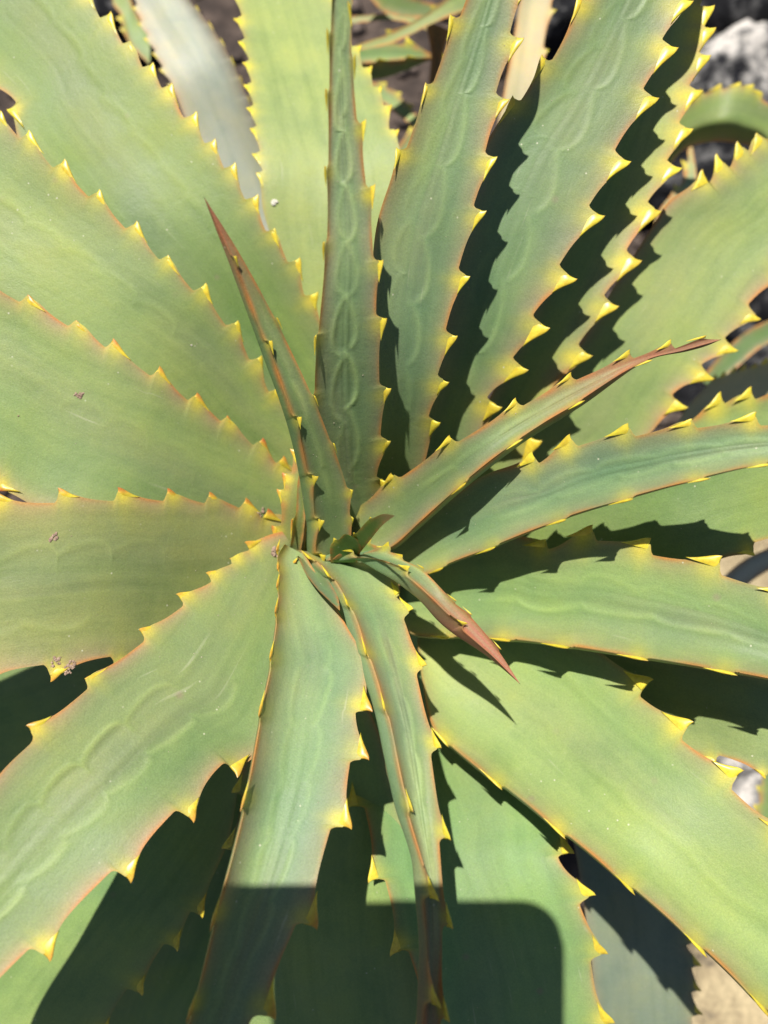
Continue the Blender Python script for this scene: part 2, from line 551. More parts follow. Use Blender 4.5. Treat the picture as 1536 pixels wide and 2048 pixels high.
    for k, e in enumerate(edge):
        uidx = 0 if k == 0 else nu - 1
        inner = 2 if k == 0 else nu - 3
        Pt = sides[k]['P']
        for (i_, hv, tk, Hk) in e['tl']:
            if not thorns:
                continue
            r = int(np.argmin(np.abs(t - tk)))
            r = min(max(r, 3), nr - 4)
            d_edge = float(np.interp(tk, t, d_up[:, uidx]))
            # margin without this tooth's own lobe
            X0 = np.array([np.interp(tk, t, e['X0'][:, 0]), np.interp(tk, t, e['X0'][:, 1])])
            lift = float(Hk * D[r] / F0 * math.sin(e['roll'][r]))
            d_base = d_edge + float(e['F'][r]) * lift * 0.9
            d_base = max(d_base, d_edge)
            P0 = at(X0[0], X0[1], d_base)
            PT = at(Pt[i_][0], Pt[i_][1], d_base - lift)
            al = up[min(r + 3, nr - 1), nu // 2] - up[max(r - 3, 0), nu // 2]
            dgr = (d_up[min(r + 6, nr - 1), uidx] - d_up[max(r - 6, 0), uidx]) / (max(1e-6, (t[min(r + 6, nr - 1)] - t[max(r - 6, 0)])) * e['L'])
            al = at(*(X0 + e['T'][r] * 20), d_base + dgr * 20) - P0
            al /= np.linalg.norm(al) + 1e-9
            out = PT - P0
            Hm = Hk * D[r] / F0
            on = out - al * np.dot(out, al)
            ln = np.linalg.norm(on)
            if ln < 1e-5:
                continue
            nrm = np.cross(al, on / ln)
            if np.dot(nrm, C0 - P0) < 0:
                nrm = -nrm
            jit = RNG.uniform(0.85, 1.15)
            on = on * RNG.uniform(0.9, 1.06) + al * Hm * RNG.uniform(-0.05, 0.1)
            if RNG.uniform() < 0.06:
                on = on * 0.72
            tt_tone = RNG.uniform(0.55, 0.9)
            es = [0.36, 0.43, 0.51, 0.60, 0.70, 0.81, 0.90, 0.965, 1.0]
            rings = []
            cols = []
            tone = np.array(tiptone) if tiptone is not YEL else np.array([0.45, 0.24, 0.05])
            ycol = YEL * RNG.uniform(0.86, 1.08) * np.array([1, RNG.uniform(0.92, 1.03), 1])
            for e_ in es:
                xa = -1.12 * (1 / e_ - 1) ** (1 / 1.9) if e_ < 1 else 0.0
                xa = xa * jit
                xb = np.interp(e_, [0, 0.2, 0.4, 0.55, 0.7, 0.85, 1], [0.2, 0.12, 0.06, 0.02, -0.03, -0.035, 0.0])
                if e_ == 1.0:
                    xa, xb = -0.006, 0.006
                mid_, hw = (xa + xb) / 2, (xb - xa) / 2
                tk_ = Hm * 0.17 * (1 - e_) ** 0.7 * min(1, 0.2 + (e_ - 0.36) * 3.2) + 0.00003
                # keep the body close to the blade's own thickness at its foot
                tk_ = min(tk_, 0.0009)
                cen = P0 + on * e_ + al * mid_ * Hm - nrm * 0.0003
                for q_ in range(10):
                    an = 2 * math.pi * q_ / 10
                    cx, sy = math.cos(an), math.sin(an)
                    rings.append(cen + al * hw * Hm * cx + nrm * tk_ * sy)
                    w = sstep(0.40 if tiptone is not YEL else 0.93, 1.0 if tiptone is not YEL else 1.0, e_) * (tt_tone + 0.1)
                    w0 = 1 - sstep(0.05, 0.35, e_)
                    cc = ycol * (1 - w) + tone * w
                    cc = cc * (1 - 0.0 * w0)
                    cols.append(cc)
            rings = np.array(rings)
            nR = len(es)
            fs = []
            for q in range(nR - 1):
                for z in range(10):
                    fs.append((q * 10 + z, q * 10 + (z + 1) % 10, (q + 1) * 10 + (z + 1) % 10, (q + 1) * 10 + z))
            fs = np.array(fs)
            # outward orientation
            f0 = fs[12]
            nfn = np.cross(rings[f0[1]] - rings[f0[0]], rings[f0[3]] - rings[f0[0]])
            if np.dot(nfn, rings[f0[0]] - rings[10:20].mean(0)) < 0:
                fs = fs[:, ::-1].copy()
            if thorn_join:
                tv.append(rings); tf.append(fs + nv); tc.append(np.array(cols)); nv += len(rings)
            else:
                THORN_COUNT[0] += 1
                make_mesh('thorn', rings, fs, THORN, o, org, P0, np.array(cols))
    if thorn_join and tv:
        tt_ = make_mesh('thorn', np.vstack(tv), np.vstack(tf), THORN, o, org, tv[0][0], np.vstack(tc))
        tt_.name = 'thorns'
        tt_['kind'] = 'stuff'
    return o


# ==================================================================
# GROUND
# ==================================================================
def fbm(x, y, z, sc, octv=5):
    return mnoise.fractal(Vector((x * sc, y * sc, z * sc)), 1.0, 2.1, octv)


soil = noise_mat('soil_mulch', 26, [(0.3, (0.020, 0.016, 0.015)), (0.5, (0.075, 0.055, 0.045)), (0.68, (0.17, 0.125, 0.10))], bump=1.0, dist=0.01)
gx = np.linspace(-1.3, 1.3, 150); gy = np.linspace(-1.0, 1.9, 160)
GX, GY = np.meshgrid(gx, gy)
GZ = np.array([[fbm(x, y, 0, 9) * 0.012 + fbm(x, y, 3, 40, 3) * 0.004 for x in gx] for y in gy])
V = np.stack([GX, GY, GZ], -1).reshape(-1, 3)
ii = (np.arange(len(gy) - 1)[:, None] * len(gx) + np.arange(len(gx) - 1)[None]).ravel()
Fg = np.stack([ii, ii + 1, ii + 1 + len(gx), ii + len(gx)], -1)
bed = make_mesh('ground', V, Fg, soil, origin=(0, 0, 0))
bed['kind'] = 'structure'
far = make_mesh('ground_plain', np.array([[-60, -60, -0.03], [60, -60, -0.03], [60, 60, -0.03], [-60, 60, -0.03]], float), np.array([[0, 1, 2, 3]]), soil, origin=(0, 0, 0))
far['kind'] = 'structure'
far.name = 'terrain'


# rocks ------------------------------------------------------------
def rock(px, py, z, sx, sy, sz, mat, name, label, seed, rough=0.22, rot=0.0, cat='rock', sub=4, group=None):
    bm = bmesh.new()
    bmesh.ops.create_icosphere(bm, subdivisions=sub, radius=1.0)
    rv = random.Random(seed)
    # planar cuts give broken faces
    planes = []
    for _ in range(9):
        n = Vector((rv.uniform(-1, 1), rv.uniform(-1, 1), rv.uniform(-.6, 1))).normalized()
        planes.append((n, rv.uniform(0.62, 0.9)))
    for v in bm.verts:
        p = v.co.copy()
        for n, dd in planes:
            s = p.dot(n)
            if s > dd:
                p -= n * (s - dd) * 0.9
        f = mnoise.fractal(p * 2.2 + Vector((seed, 0, 0)), 1.0, 2.1, 5)
        p *= 1 + rough * f
        v.co = Vector((p.x * sx, p.y * sy, p.z * sz))
    me = bpy.data.meshes.new(name)
    bm.to_mesh(me); bm.free()
    me.polygons.foreach_set('use_smooth', np.ones(len(me.polygons), dtype=bool))
    me.materials.append(mat)
    o = bpy.data.objects.new(name, me)
    COL.objects.link(o)
    c = at(px, py, ground_d(px, py, z))
    o.location = c
    o.rotation_euler = (0, 0, rot)
    o['label'] = label
    o['category'] = cat
    if group:
        o['group'] = group
    return o


LAVA = noise_mat('dark_volcanic_rock', 45, [(0.38, (0.006, 0.006, 0.008)), (0.52, (0.022, 0.022, 0.026)), (0.64, (0.20, 0.195, 0.19))], bump=1.0, dist=0.012)
PALE = noise_mat('mottled_grey_rock', 30, [(0.40, (0.015, 0.015, 0.02)), (0.47, (0.25, 0.24, 0.23)), (0.56, (0.75, 0.70, 0.64))], bump=0.9, dist=0.01)  # noise mixes near-black and pale patches
TAN = noise_mat('tan_rock', 34, [(0.33, (0.06, 0.055, 0.055)), (0.42, (0.38, 0.30, 0.18)), (0.62, (0.58, 0.47, 0.28))], bump=0.8, dist=0.008)

rock(1490, 30, 0.05, 0.13, 0.10, 0.09, LAVA, 'rock', 'large black volcanic rock in the top right corner', 3)
rock(1500, 160, 0.06, 0.085, 0.05, 0.05, PALE, 'rock', 'pale grey mottled rock at the top right', 5, rot=0.4)
rock(1400, 330, 0.03, 0.10, 0.07, 0.05, LAVA, 'rock', 'black rock below the curled leaf at the top right', 8)
rock(1395, 215, 0.06, 0.045, 0.04, 0.03, LAVA, 'rock', 'small dark rock wedged between the pale rock and the curled leaf', 9)
rock(1110, 60, 0.02, 0.08, 0.06, 0.06, LAVA, 'rock', 'dark brown rock between the two upper right leaves', 13)
rock(1560, 600, 0.04, 0.07, 0.10, 0.06, LAVA, 'rock', 'black rock at the right edge behind the wide leaf', 17)
rock(1425, 760, 0.01, 0.06, 0.05, 0.03, LAVA, 'rock', 'dark grey rock under the beige leaf at the right', 18)
rock(1470, 2010, 0.05, 0.075, 0.10, 0.05, TAN, 'rock', 'tan rock with black pits in the bottom right corner', 23, rough=0.3)
rock(1530, 1590, 0.03, 0.05, 0.05, 0.04, PALE, 'rock', 'pale stone at the lower right edge', 29)
rock(1540, 1140, 0.02, 0.06, 0.05, 0.03, TAN, 'rock', 'pinkish tan stone at the right edge beyond the toothed leaf', 31)
rock(190, 30, 0.03, 0.08, 0.06, 0.05, LAVA, 'rock', 'dark rock behind the top left leaf', 37)

# loose gravel and bark on the soil: nobody could count it
cv, cf, nvv = [], [], 0
for k in range(2600):
    x = random.uniform(-0.75, 0.75); y = random.uniform(-0.45, 1.15)
    r = random.uniform(0.003, 0.011)
    z = fbm(x, y, 0, 9) * 0.012 + r * 0.3
    ax = random.uniform(0, 6.28); st = random.uniform(0.5, 1.9)
    bp = []
    for (vx, vy, vz) in ((1, 0, 0), (-1, 0, 0), (0, 1, 0), (0, -1, 0), (0, 0, 1), (0, 0, -1), (.6, .6, .4), (-.6, .5, -.4)):
        q = np.array([vx * st, vy, vz * 0.6]) * r * (1 + random.uniform(-.35, .35))
        bp.append([x + q[0] * math.cos(ax) - q[1] * math.sin(ax), y + q[0] * math.sin(ax) + q[1] * math.cos(ax), z + q[2]])
    cv += bp
    for f in ((4, 0, 6), (4, 6, 2), (6, 0, 2), (4, 2, 1), (4, 1, 3), (4, 3, 0), (5, 2, 0), (5, 7, 2), (5, 1, 7), (7, 1, 2), (5, 3, 1), (5, 0, 3)):
        cf.append([q + nvv for q in f])
    nvv += 8
GRAV = noise_mat('bark_and_gravel', 60, [(0.35, (0.03, 0.024, 0.022)), (0.5, (0.12, 0.09, 0.075)), (0.66, (0.30, 0.23, 0.19))], bump=0.6)
grv = make_mesh('gravel', np.array(cv), np.array(cf), GRAV, origin=(0, 0, 0), smooth=False)
grv['kind'] = 'stuff'
grv['label'] = 'loose bark and gravel scattered over the dark soil'

# ==================================================================
# THE BIG ALOE
# ==================================================================
pc = at(650, 1110, 0.235)
PL = np.array([pc[0], pc[1], 0.0])
aloe = empty('aloe_plant', PL, 'large green aloe rosette with yellow toothed leaves filling the picture', 'aloe plant')

# stem from the ground to the heart of the rosette
bm = bmesh.new()
prev = None
segs = 18
zs = np.linspace(-0.01, pc[2] - 0.012, 14)
for q, z in enumerate(zs):
    r = 0.016 + 0.003 * math.sin(q * 2.3) - 0.004 * (q / 13)
    ringv = [bm.verts.new((r * math.cos(2 * math.pi * s / segs) * (1 + 0.06 * math.sin(s * 5 + q)), r * math.sin(2 * math.pi * s / segs), z)) for s in range(segs)]
    if prev:
        for s in range(segs):
            bm.faces.new((prev[s], prev[(s + 1) % segs], ringv[(s + 1) % segs], ringv[s]))
    prev = ringv
bm.faces.new(prev)
me = bpy.data.meshes.new('stem'); bm.to_mesh(me); bm.free()
BARK = noise_mat('dry_stem_bark', 60, [(0.35, (0.06, 0.045, 0.03)), (0.6, (0.22, 0.17, 0.11))])
me.materials.append(BARK)
st_o = bpy.data.objects.new('stem', me); COL.objects.link(st_o); st_o.parent = aloe

GLA = dict(c1=(0.168, 0.262, 0.180), c2=(0.238, 0.325, 0.172))      # glaucous inner leaves
OUT = dict(c1=(0.165, 0.250, 0.105), c2=(0.245, 0.300, 0.108))      # yellow-green outer leaves
MID = dict(c1=(0.195, 0.290, 0.130), c2=(0.290, 0.350, 0.140))
BRONZE = dict(c1=(0.235, 0.275, 0.130), c2=(0.300, 0.300, 0.130))
REDT = (0.50, 0.13, 0.05)
TIPO = (0.55, 0.25, 0.05)


def L(*a, **k):
    return leaf(aloe, PL, *a, **k)


# --- lowest, shaded leaves
L([(500, 1150, 0), (250, 1240, 0), (50, 1290, 0), (-200, 1340, 0)], [(520, 1350, 0), (300, 1600, 0), (100, 1720, 0), (-150, 1850, 0)],
  (-900, 1750), [(0, .25), (.4, .262), (1, .27)], nr=90, **MID)
L([(560, 1350, 0), (430, 1600, 0), (280, 1850, 0), (150, 2060, 0)], [(680, 1350, 0), (690, 1600, 0), (660, 1850, 0), (620, 2060, 0)],
  (330, 2700), [(0, .25), (.5, .262), (1, .30)], nr=90, **MID)
L([(540, 1350, 0), (500, 1480, 0), (461, 1579), (443, 1697), (440, 1850, 0), (455, 2060, 0)],
  [(700, 1330, 0), (770, 1500, 0), (820, 1700, 0), (860, 1900, 0), (870, 2080, 0)],
  (650, 2600), [(0, .225), (.35, .208), (.7, .209), (1, .24)], H=26, **MID)
L([(500, 1250, 0), (300, 1480, 0), (150, 1640, 0), (10, 1790, 0), (-110, 1950, 0), (-200, 2080, 0)],
  [(570, 1250, 0), (530, 1400, 0), (480, 1560, 0), (452, 1690, 0), (413, 1829), (360, 1902), (286, 1993), (212, 2085), (110, 2190, 0)],
  (-250, 2550), [(0, .235), (.4, .213), (1, .211)], H=(26, 32), h=(24, 32), roll=(10, 10), pink=.15, rim=.4, **MID)
L([(1100, 1500, 0), (1150, 1700, 0), (1180, 1900, 0), (1200, 2080, 0)],
  [(1180, 1500, 0), (1290, 1680, 0), (1360, 1800, 0), (1392, 1880), (1404, 1930), (1404, 1981), (1405, 2030), (1402, 2085), (1390, 2150, 0)],
  (1300, 2600), [(0, .25), (.5, .262), (1, .30)], H=18, h=(16, 22), c1=(0.20, 0.24, 0.24), c2=(0.25, 0.28, 0.27), pink=.3, rim=.3, yel=.3)
L([(1000, 1260, 0), (1200, 1300, 0), (1350, 1320, 0), (1500, 1350, 0), (1700, 1370, 0)],
  [(1050, 1380, 0), (1200, 1440, 0), (1330, 1490, 0), (1425, 1530), (1530, 1560), (1640, 1590), (1750, 1600, 0)],
  (2050, 1540), [(0, .23), (.5, .193), (1, .205)], H=20, roll=(10, 10), c1=(0.22, 0.285, 0.155), c2=(0.29, 0.335, 0.165), pink=.2)
# U: big green leaf at the bottom
L([(770, 1230, 0), (725, 1380, 0), (705, 1500, 0), (690, 1610), (732, 1762), (779, 1905), (830, 2055), (880, 2200, 0)],
  [(860, 1280, 0), (960, 1400, 0), (1060, 1530, 0), (1125, 1630, 0), (1150, 1690), (1194, 1789), (1220, 1906), (1234, 2052), (1235, 2190, 0)],
  (1090, 2560), [(0, .262), (.12, .245), (.27, .215), (.42, .200), (.7, .202), (1, .23)], H=(26, 36), h=(34, 38), roll=(25, 8), pink=.32,
  c1=(0.165, 0.285, 0.140), c2=(0.235, 0.335, 0.150))
# east, between P and Q
L([(900, 1020, 0), (1150, 950, 0), (1350, 900, 0), (1536, 870, 0), (1700, 850, 0)],
  [(930, 1100, 0), (1150, 1130, 0), (1300, 1140, 0), (1400, 1128, 0), (1507, 1115), (1620, 1080), (1720, 1040, 0)],
  (2000, 900), [(0, .235), (.4, .197), (1, .195)], H=26, roll=(10, 5), pink=.12, **OUT)
# leaf below P at the right
L([(1290, 900, 0), (1345, 870, 0), (1429, 788), (1498, 771), (1580, 752), (1680, 745, 0)],
  [(1300, 960, 0), (1450, 930, 0), (1600, 900, 0), (1720, 870, 0)],
  (1900, 780), [(0, .245), (.5, .238), (1, .26)], H=32, roll=(15, 5), pink=.2, **MID)
# top wide leaf between A and T
L([(640, 780, 0), (580, 600, 0), (545, 480, 0), (527, 410, 0), (511, 349), (504, 308), (498, 257), (491, 215), (487, 169), (483, 125), (474, 83), (467, 37), (459, -15), (452, -70), (445, -130, 0)],
  [(740, 800, 0), (790, 620, 0), (810, 460, 0), (812, 340, 0), (798, 259), (784, 208), (764, 169), (744, 130), (722, 88), (702, 40), (680, -15), (650, -80, 0)],
  (560, -360), [(0, .26), (.4, .245), (1, .29)], H=(22, 18), h=(18, 20), roll=(8, 8), pink=.2, rim=.35, c1=(0.29, 0.345, 0.165), c2=(0.385, 0.42, 0.165))
# A
L([(690, 900, 0), (670, 720, 0), (637, 588), (602, 516), (558, 452), (516, 388), (472, 325), (433, 275), (393, 223), (345, 164), (308, 122), (270, 74), (225, 22), (182, -35), (135, -100), (80, -180, 0)],
  [(610, 930, 0), (540, 800, 0), (400, 660, 0), (230, 500, 0), (120, 390, 0), (62, 312, 0), (42, 276, 0), (17, 226), (-50, 160), (-130, 60, 0)],
  (-330, -330), [(0, .25), (.3, .222), (1, .215)], H=(24, 34), h=((26, 34), 24), roll=(6, 5), pink=.22, imp=[(-1, .45, .12, 95, .15, .8, -1, .35)], **OUT)
# B
L([(650, 960, 0), (610, 860, 0), (565, 775), (526, 710), (478, 638), (411, 566), (342, 503), (275, 440), (200, 376), (128, 318), (60, 260), (2, 220), (-62, 165), (-150, 90, 0)],
  [(600, 990, 0), (480, 900, 0), (350, 810, 0), (200, 730, 0), (50, 660, 0), (-100, 580, 0)],
  (-480, 170), [(0, .24), (.3, .205), (1, .19)], H=(24, 34), h=(28, 26), roll=(4, 4), pink=.42, imp=[(-1, .35, .14, 100, .15, .9, -1, .4)],
  c1=(0.205, 0.285, 0.130), c2=(0.310, 0.355, 0.135))
# C
L([(630, 1000, 0), (605, 960, 0), (573, 915), (525, 874), (460, 825), (395, 782), (322, 732), (230, 675), (157, 630), (60, 580), (-45, 528), (-160, 480, 0)],
  [(600, 1060, 0), (450, 1060, 0), (300, 1050, 0), (180, 1035, 0), (72, 1008, 0), (-2, 985), (-130, 960), (-250, 920, 0)],
  (-560, 720), [(0, .234), (.1, .222), (.3, .197), (1, .175)], H=(26, 38), h=((24, 36), 24), roll=(5, 5), pink=.8, tiptone=REDT, imp=[(-1, .3, .16, 110, .15, .9, -1, .35)],
  c1=(0.205, 0.285, 0.140), c2=(0.285, 0.340, 0.140))
# D
L([(610, 1060, 0), (575, 1040, 0), (540, 1020), (491, 994), (418, 981), (335, 974), (235, 972), (117, 974), (-12, 985), (-150, 1000), (-280, 1025, 0), (-500, 1060, 0), (-720, 1110, 0)],
  [(560, 1170, 0), (430, 1270, 0), (330, 1310, 0), (240, 1350), (103, 1367), (-45, 1385), (-200, 1405, 0), (-450, 1415, 0), (-680, 1390, 0)],
  (-1050, 1280), [(0, .226), (.1, .210), (.24, .182), (1, .155)], H=(26, 40), h=((26, 38), 36), roll=(4, 4), pink=.65, tiptone=REDT,
  imp=[(-1, .45, .14, 115, .12, .9, -1, .6), (1, .55, .14, 120, .2, .9, -1, .45)], **BRONZE)
# L6
L([(930, 980, 0), (1070, 820, 0), (1170, 670, 0), (1250, 540, 0), (1310, 450, 0), (1345, 405, 0), (1383, 345), (1434, 308), (1473, 278), (1500, 254), (1545, 200), (1600, 135), (1670, 60, 0)],
  [(1090, 1000, 0), (1190, 930, 0), (1290, 870, 0), (1365, 827), (1427, 759), (1476, 705), (1525, 640), (1590, 555), (1660, 450), (1740, 330, 0)],
  (1980, -40), [(0, .268), (.25, .250), (.5, .242), (1, .23)], H=(24, 30), h=(46, 40), roll=(6, 6), pink=.75, imp=[(1, .3, .15, 120, .1, .8, -1, .2)],
  c1=(0.245, 0.315, 0.150), c2=(0.320, 0.365, 0.150))
# L5
L([(840, 1010, 0), (960, 830, 0), (1040, 670, 0), (1110, 500, 0), (1170, 350, 0), (1230, 200, 0), (1290, 50, 0), (1310, -80, 0)],
  [(1000, 1010, 0), (1040, 960, 0), (1079, 896), (1135, 800), (1187, 715), (1239, 615), (1285, 524), (1327, 425), (1365, 339), (1390, 261), (1410, 184), (1424, 113), (1431, 58), (1432, 15), (1428, -50), (1420, -120), (1408, -190, 0)],
  (1370, -420), [(0, .25), (.2, .228), (.35, .221), (1, .212)], H=(36, 34), h=(30, 40), roll=(15, 8), pink=.55, **MID)
# L4
L([(790, 990, 0), (835, 860, 0), (880, 700, 0), (905, 560, 0), (935, 420, 0), (975, 290, 0), (1019, 196), (1080, 115), (1153, -5), (1215, -110), (1280, -230, 0)],
  [(900, 990, 0), (950, 910, 0), (1005, 825), (1057, 741), (1099, 657), (1153, 558), (1212, 438), (1265, 327), (1321, 200), (1358, 98), (1390, 8), (1425, -95), (1455, -200, 0)],
  (1500, -520), [(0, .232), (.17, .206), (.3, .197), (1, .178)], H=(32, 42), h=(22, 42), roll=(16, 10), pink=.5,
  imp=[(1, .34, .30, 150, .08, .9, -1, .75), (-1, .50, .26, 115, .2, .9, -1, .45)], c1=(0.140, 0.222, 0.140), c2=(0.195, 0.275, 0.135))
# L3
L([(720, 1010, 0), (728, 860, 0), (735, 720, 0), (742, 580, 0), (757, 440, 0), (791, 298), (845, 166), (899, 34), (945, -85), (990, -200, 0)],
  [(805, 1000, 0), (845, 925, 0), (879, 847), (898, 762), (916, 673), (942, 552), (972, 425), (996, 318), (1018, 200), (1046, 80), (1070, -35), (1092, -160, 0)],
  (1090, -480), [(0, .222), (.17, .186), (.4, .170), (1, .150)], H=(28, 34), h=(18, (24, 30)), roll=(20, 14), pink=.5,
  imp=[(1, .36, .36, 136, .06, .9, -1, .95), (-1, .50, .26, 118, .2, .9, -1, .5)], c1=(0.150, 0.236, 0.155), c2=(0.210, 0.290, 0.145))
# T
L([(680, 1100, 0), (660, 1000, 0), (640, 900, 0), (625, 788), (632, 669), (649, 484), (652, 335), (654, 183), (657, 68), (662, -50), (668, -170, 0)],
  [(735, 1060, 0), (765, 1000, 0), (776, 964), (783, 879), (781, 774), (772, 635), (766, 522), (749, 376), (730, 247), (707, 115, 3), (699, 15, -8), (694, -100, 0)],
  (684, -330), [(0, .218), (.15, .184), (.33, .158), (.6, .145), (1, .128)], H=(28, 30), h=(5, (24, 6)), roll=((28, 60), (12, 70)), pink=.5, keel=0.0, thick=.3, chan=6.0,
  imp=[(1, .30, .42, 118, .03, .8, -1, 1.3), (-1, .45, .42, 118, .03, .8, -1, 1.0)], red=(.75, 1, .4), **GLA)
# Q
L([(790, 1130, 0), (900, 1090, 0), (1010, 1075, 0), (1085, 1068), (1187, 1049), (1304, 1074), (1444, 1112), (1592, 1170), (1740, 1240, 0)],
  [(800, 1240, 0), (822, 1264, 0), (905, 1276, 6), (1023, 1281), (1141, 1295), (1292, 1318), (1463, 1346), (1610, 1375), (1760, 1410, 0)],
  (2080, 1460), [(0, .225), (.2, .203), (.5, .177), (1, .150)], H=(34, 44), h=((30, 40), 5), roll=(8, 55), pink=.4, keel=0.5, thick=.2,
  imp=[(-1, .35, .15, 135, .15, .9, -1, .5), (1, .25, .10, 135, .1, .9, -1, .9)], c1=(0.180, 0.275, 0.140), c2=(0.260, 0.345, 0.150))
# R
L([(860, 1190, 0), (1000, 1215, 0), (1110, 1262, 0), (1190, 1305, 0), (1297, 1349), (1388, 1440), (1488, 1538), (1600, 1655), (1710, 1790, 0)],
  [(835, 1280, 0), (848, 1370, 0), (865, 1440, 0), (893, 1492), (1001, 1575), (1126, 1672), (1258, 1778), (1399, 1899), (1525, 2019), (1660, 2150, 0)],
  (1960, 2380), [(0, .228), (.22, .205), (.4, .180), (1, .155)], H=(34, 46), h=(44, 10), roll=(6, 45), pink=.42, keel=0.42, thick=.22,
  imp=[(1, .1, .12, 200, .1, .9, -1, .4)], c1=(0.235, 0.330, 0.150), c2=(0.340, 0.400, 0.165))
# P
L([(770, 1080, 0), (880, 1010, 0), (980, 950, 0), (1060, 905), (1140, 867), (1258, 845), (1383, 828), (1512, 822), (1640, 828), (1770, 845, 0)],
  [(800, 1165, 0), (850, 1148, 0), (891, 1133), (994, 1092), (1133, 1037), (1265, 996), (1405, 958), (1530, 929), (1660, 908, 0)],
  (1980, 890), [(0, .215), (.2, .190), (.5, .165), (1, .140)], H=(30, 36), h=(28, 4), roll=(12, 62), pink=.4, keel=0.5, thick=.24,
  imp=[(-1, .3, .2, 120, .15, .9, -1, .9), (1, .3, .14, 120, .15, .9, -1, .9)], **GLA)
# H
L([(590, 1060, 0), (545, 1075, 0), (497, 1080), (455, 1108), (412, 1142), (355, 1187), (277, 1255), (163, 1350), (50, 1455), (2, 1545, 0), (-90, 1672, 0), (-245, 1862, 0), (-435, 2110, 0)],
  [(575, 1130, 0), (572, 1250, 0), (560, 1400, 0), (530, 1490, 0), (490, 1550), (390, 1647), (265, 1767), (100, 1922), (-60, 2085), (-200, 2240, 0), (-360, 2390, 0)],
  (-600, 2560), [(0, .207), (.12, .190), (.3, .162), (.6, .142), (1, .13)], H=(24, 44), h=((24, 34), 42), roll=(8, 8), pink=.8, tiptone=TIPO,
  imp=[(-1, .45, .16, 120, .1, .9, -1, 1.2), (1, .35, .16, 125, .1, .9, -1, .9)], c1=(0.185, 0.262, 0.135), c2=(0.265, 0.315, 0.140))
# I
L([(572, 1090, 0), (553, 1113, 6), (556, 1147, 6), (554, 1186, 6), (551, 1240), (540, 1328), (519, 1436), (486, 1615), (428, 1843), (384, 2020), (340, 2170, 0)],
  [(610, 1110, 0), (650, 1180, 0), (690, 1250, 0), (725, 1330, 0), (744, 1415), (737, 1521), (702, 1658), (635, 1853), (548, 2042), (470, 2190, 0)],
  (380, 2560), [(0, .200), (.12, .182), (.3, .163), (.6, .143), (1, .120)], H=(30, 48), h=(4, (30, 46)), roll=(60, 10), pink=.5, keel=-0.45, thick=.22, tiptone=TIPO,
  imp=[(-1, .4, .14, 120, .08, .9, -1, .9), (1, .35, .16, 125, .1, .9, -1, .9)], **GLA)
# small leaf between I and K
L([(600, 1150, 0), (597, 1116), (610, 1145, 0), (632, 1175, 0)], [(640, 1130, 0), (660, 1165, 0), (676, 1195, 0)],
  (680, 1222), [(0, .205), (1, .178)], H=26, h=(8, 8), roll=(50, 20), nr=100, tiptone=TIPO, **GLA)
# yellowish little leaves left of the heart
L([(556, 1130, 0), (550, 1095, 0), (540, 1055), (554, 978), (564, 945), (581, 893), (598, 850, 0)], [(606, 1140, 0), (612, 1060, 0), (618, 960, 0), (618, 880, 0)],
  (612, 800), [(0, .210), (.4, .200), (1, .195)], H=22, h=(20, 10), roll=(5, 40), nr=140, thick=.5, tiptone=REDT, pink=.3, c1=(0.17, 0.21, 0.08), c2=(0.27, 0.28, 0.09))
L([(566, 1140, 0), (572, 1110, 5), (586, 1036, 5), (596, 960, 0)], [(596, 1135, 0), (608, 1060, 0), (614, 980, 0)],
  (610, 900), [(0, .206), (.4, .196), (1, .190)], H=26, h=(5, 3), roll=(40, 20), thick=.5, nr=100, tiptone=REDT, pink=.3, c1=(0.15, 0.19, 0.07), c2=(0.25, 0.26, 0.08))
# K
L([(605, 1100, 0), (627, 1122), (664, 1159), (700, 1218), (736, 1315), (771, 1426), (797, 1528, 0), (823, 1622, -8), (840, 1725, 0), (876, 1789, -26), (852, 1900, 0), (882, 2002, -28), (848, 2130, 0)],
  [(740, 1130, 0), (780, 1150, 0), (805, 1180), (828, 1223), (855, 1335), (883, 1497), (899, 1673), (904, 1848), (898, 2035), (886, 2150, 0)],
  (865, 2520), [(0, .205), (.3, .160), (.6, .145), (1, .122)], H=(26, 32), h=(5, (24, 12)), roll=((55, 72), (20, 60)), pink=.55, keel=(-1.4, -2.0), thick=.32,
  imp=[(1, .25, .26, 110, .08, .6, -1, 1.1), (-1, .2, .2, 110, .08, .5, -1, 1.0)], red=(.35, .75, .55), label='slender leaf folded into a gutter, reddening towards its tip', **GLA)
# Z thin red tipped, pointing up left
L([(645, 1150, 0), (640, 1118, 0), (650, 1112, -16), (649, 1037, -18), (636, 947, -18), (602, 830, -14), (542, 680, -12), (470, 512, -8), (440, 465, 0)],
  [(690, 1130, 0), (700, 1080, 0), (706, 1033, 8), (704, 977, 10), (666, 885, 4), (627, 791, 3), (552, 635, 3), (478, 505, 0)],
  (407, 392), [(0, .205), (.4, .172), (1, .146)], H=18, h=(4, 4), roll=(42, 30), pink=.32, keel=(-1.05, -1.8), thick=.4, nr=200,
  red=(.62, .98, .9), tiptone=YEL, imp=[(1, .1, .3, 110, .15, .7, -1, 1.0)], label='thin folded leaf with a dark red tip pointing up and left', c1=(0.13, 0.20, 0.115), c2=(0.19, 0.25, 0.12))
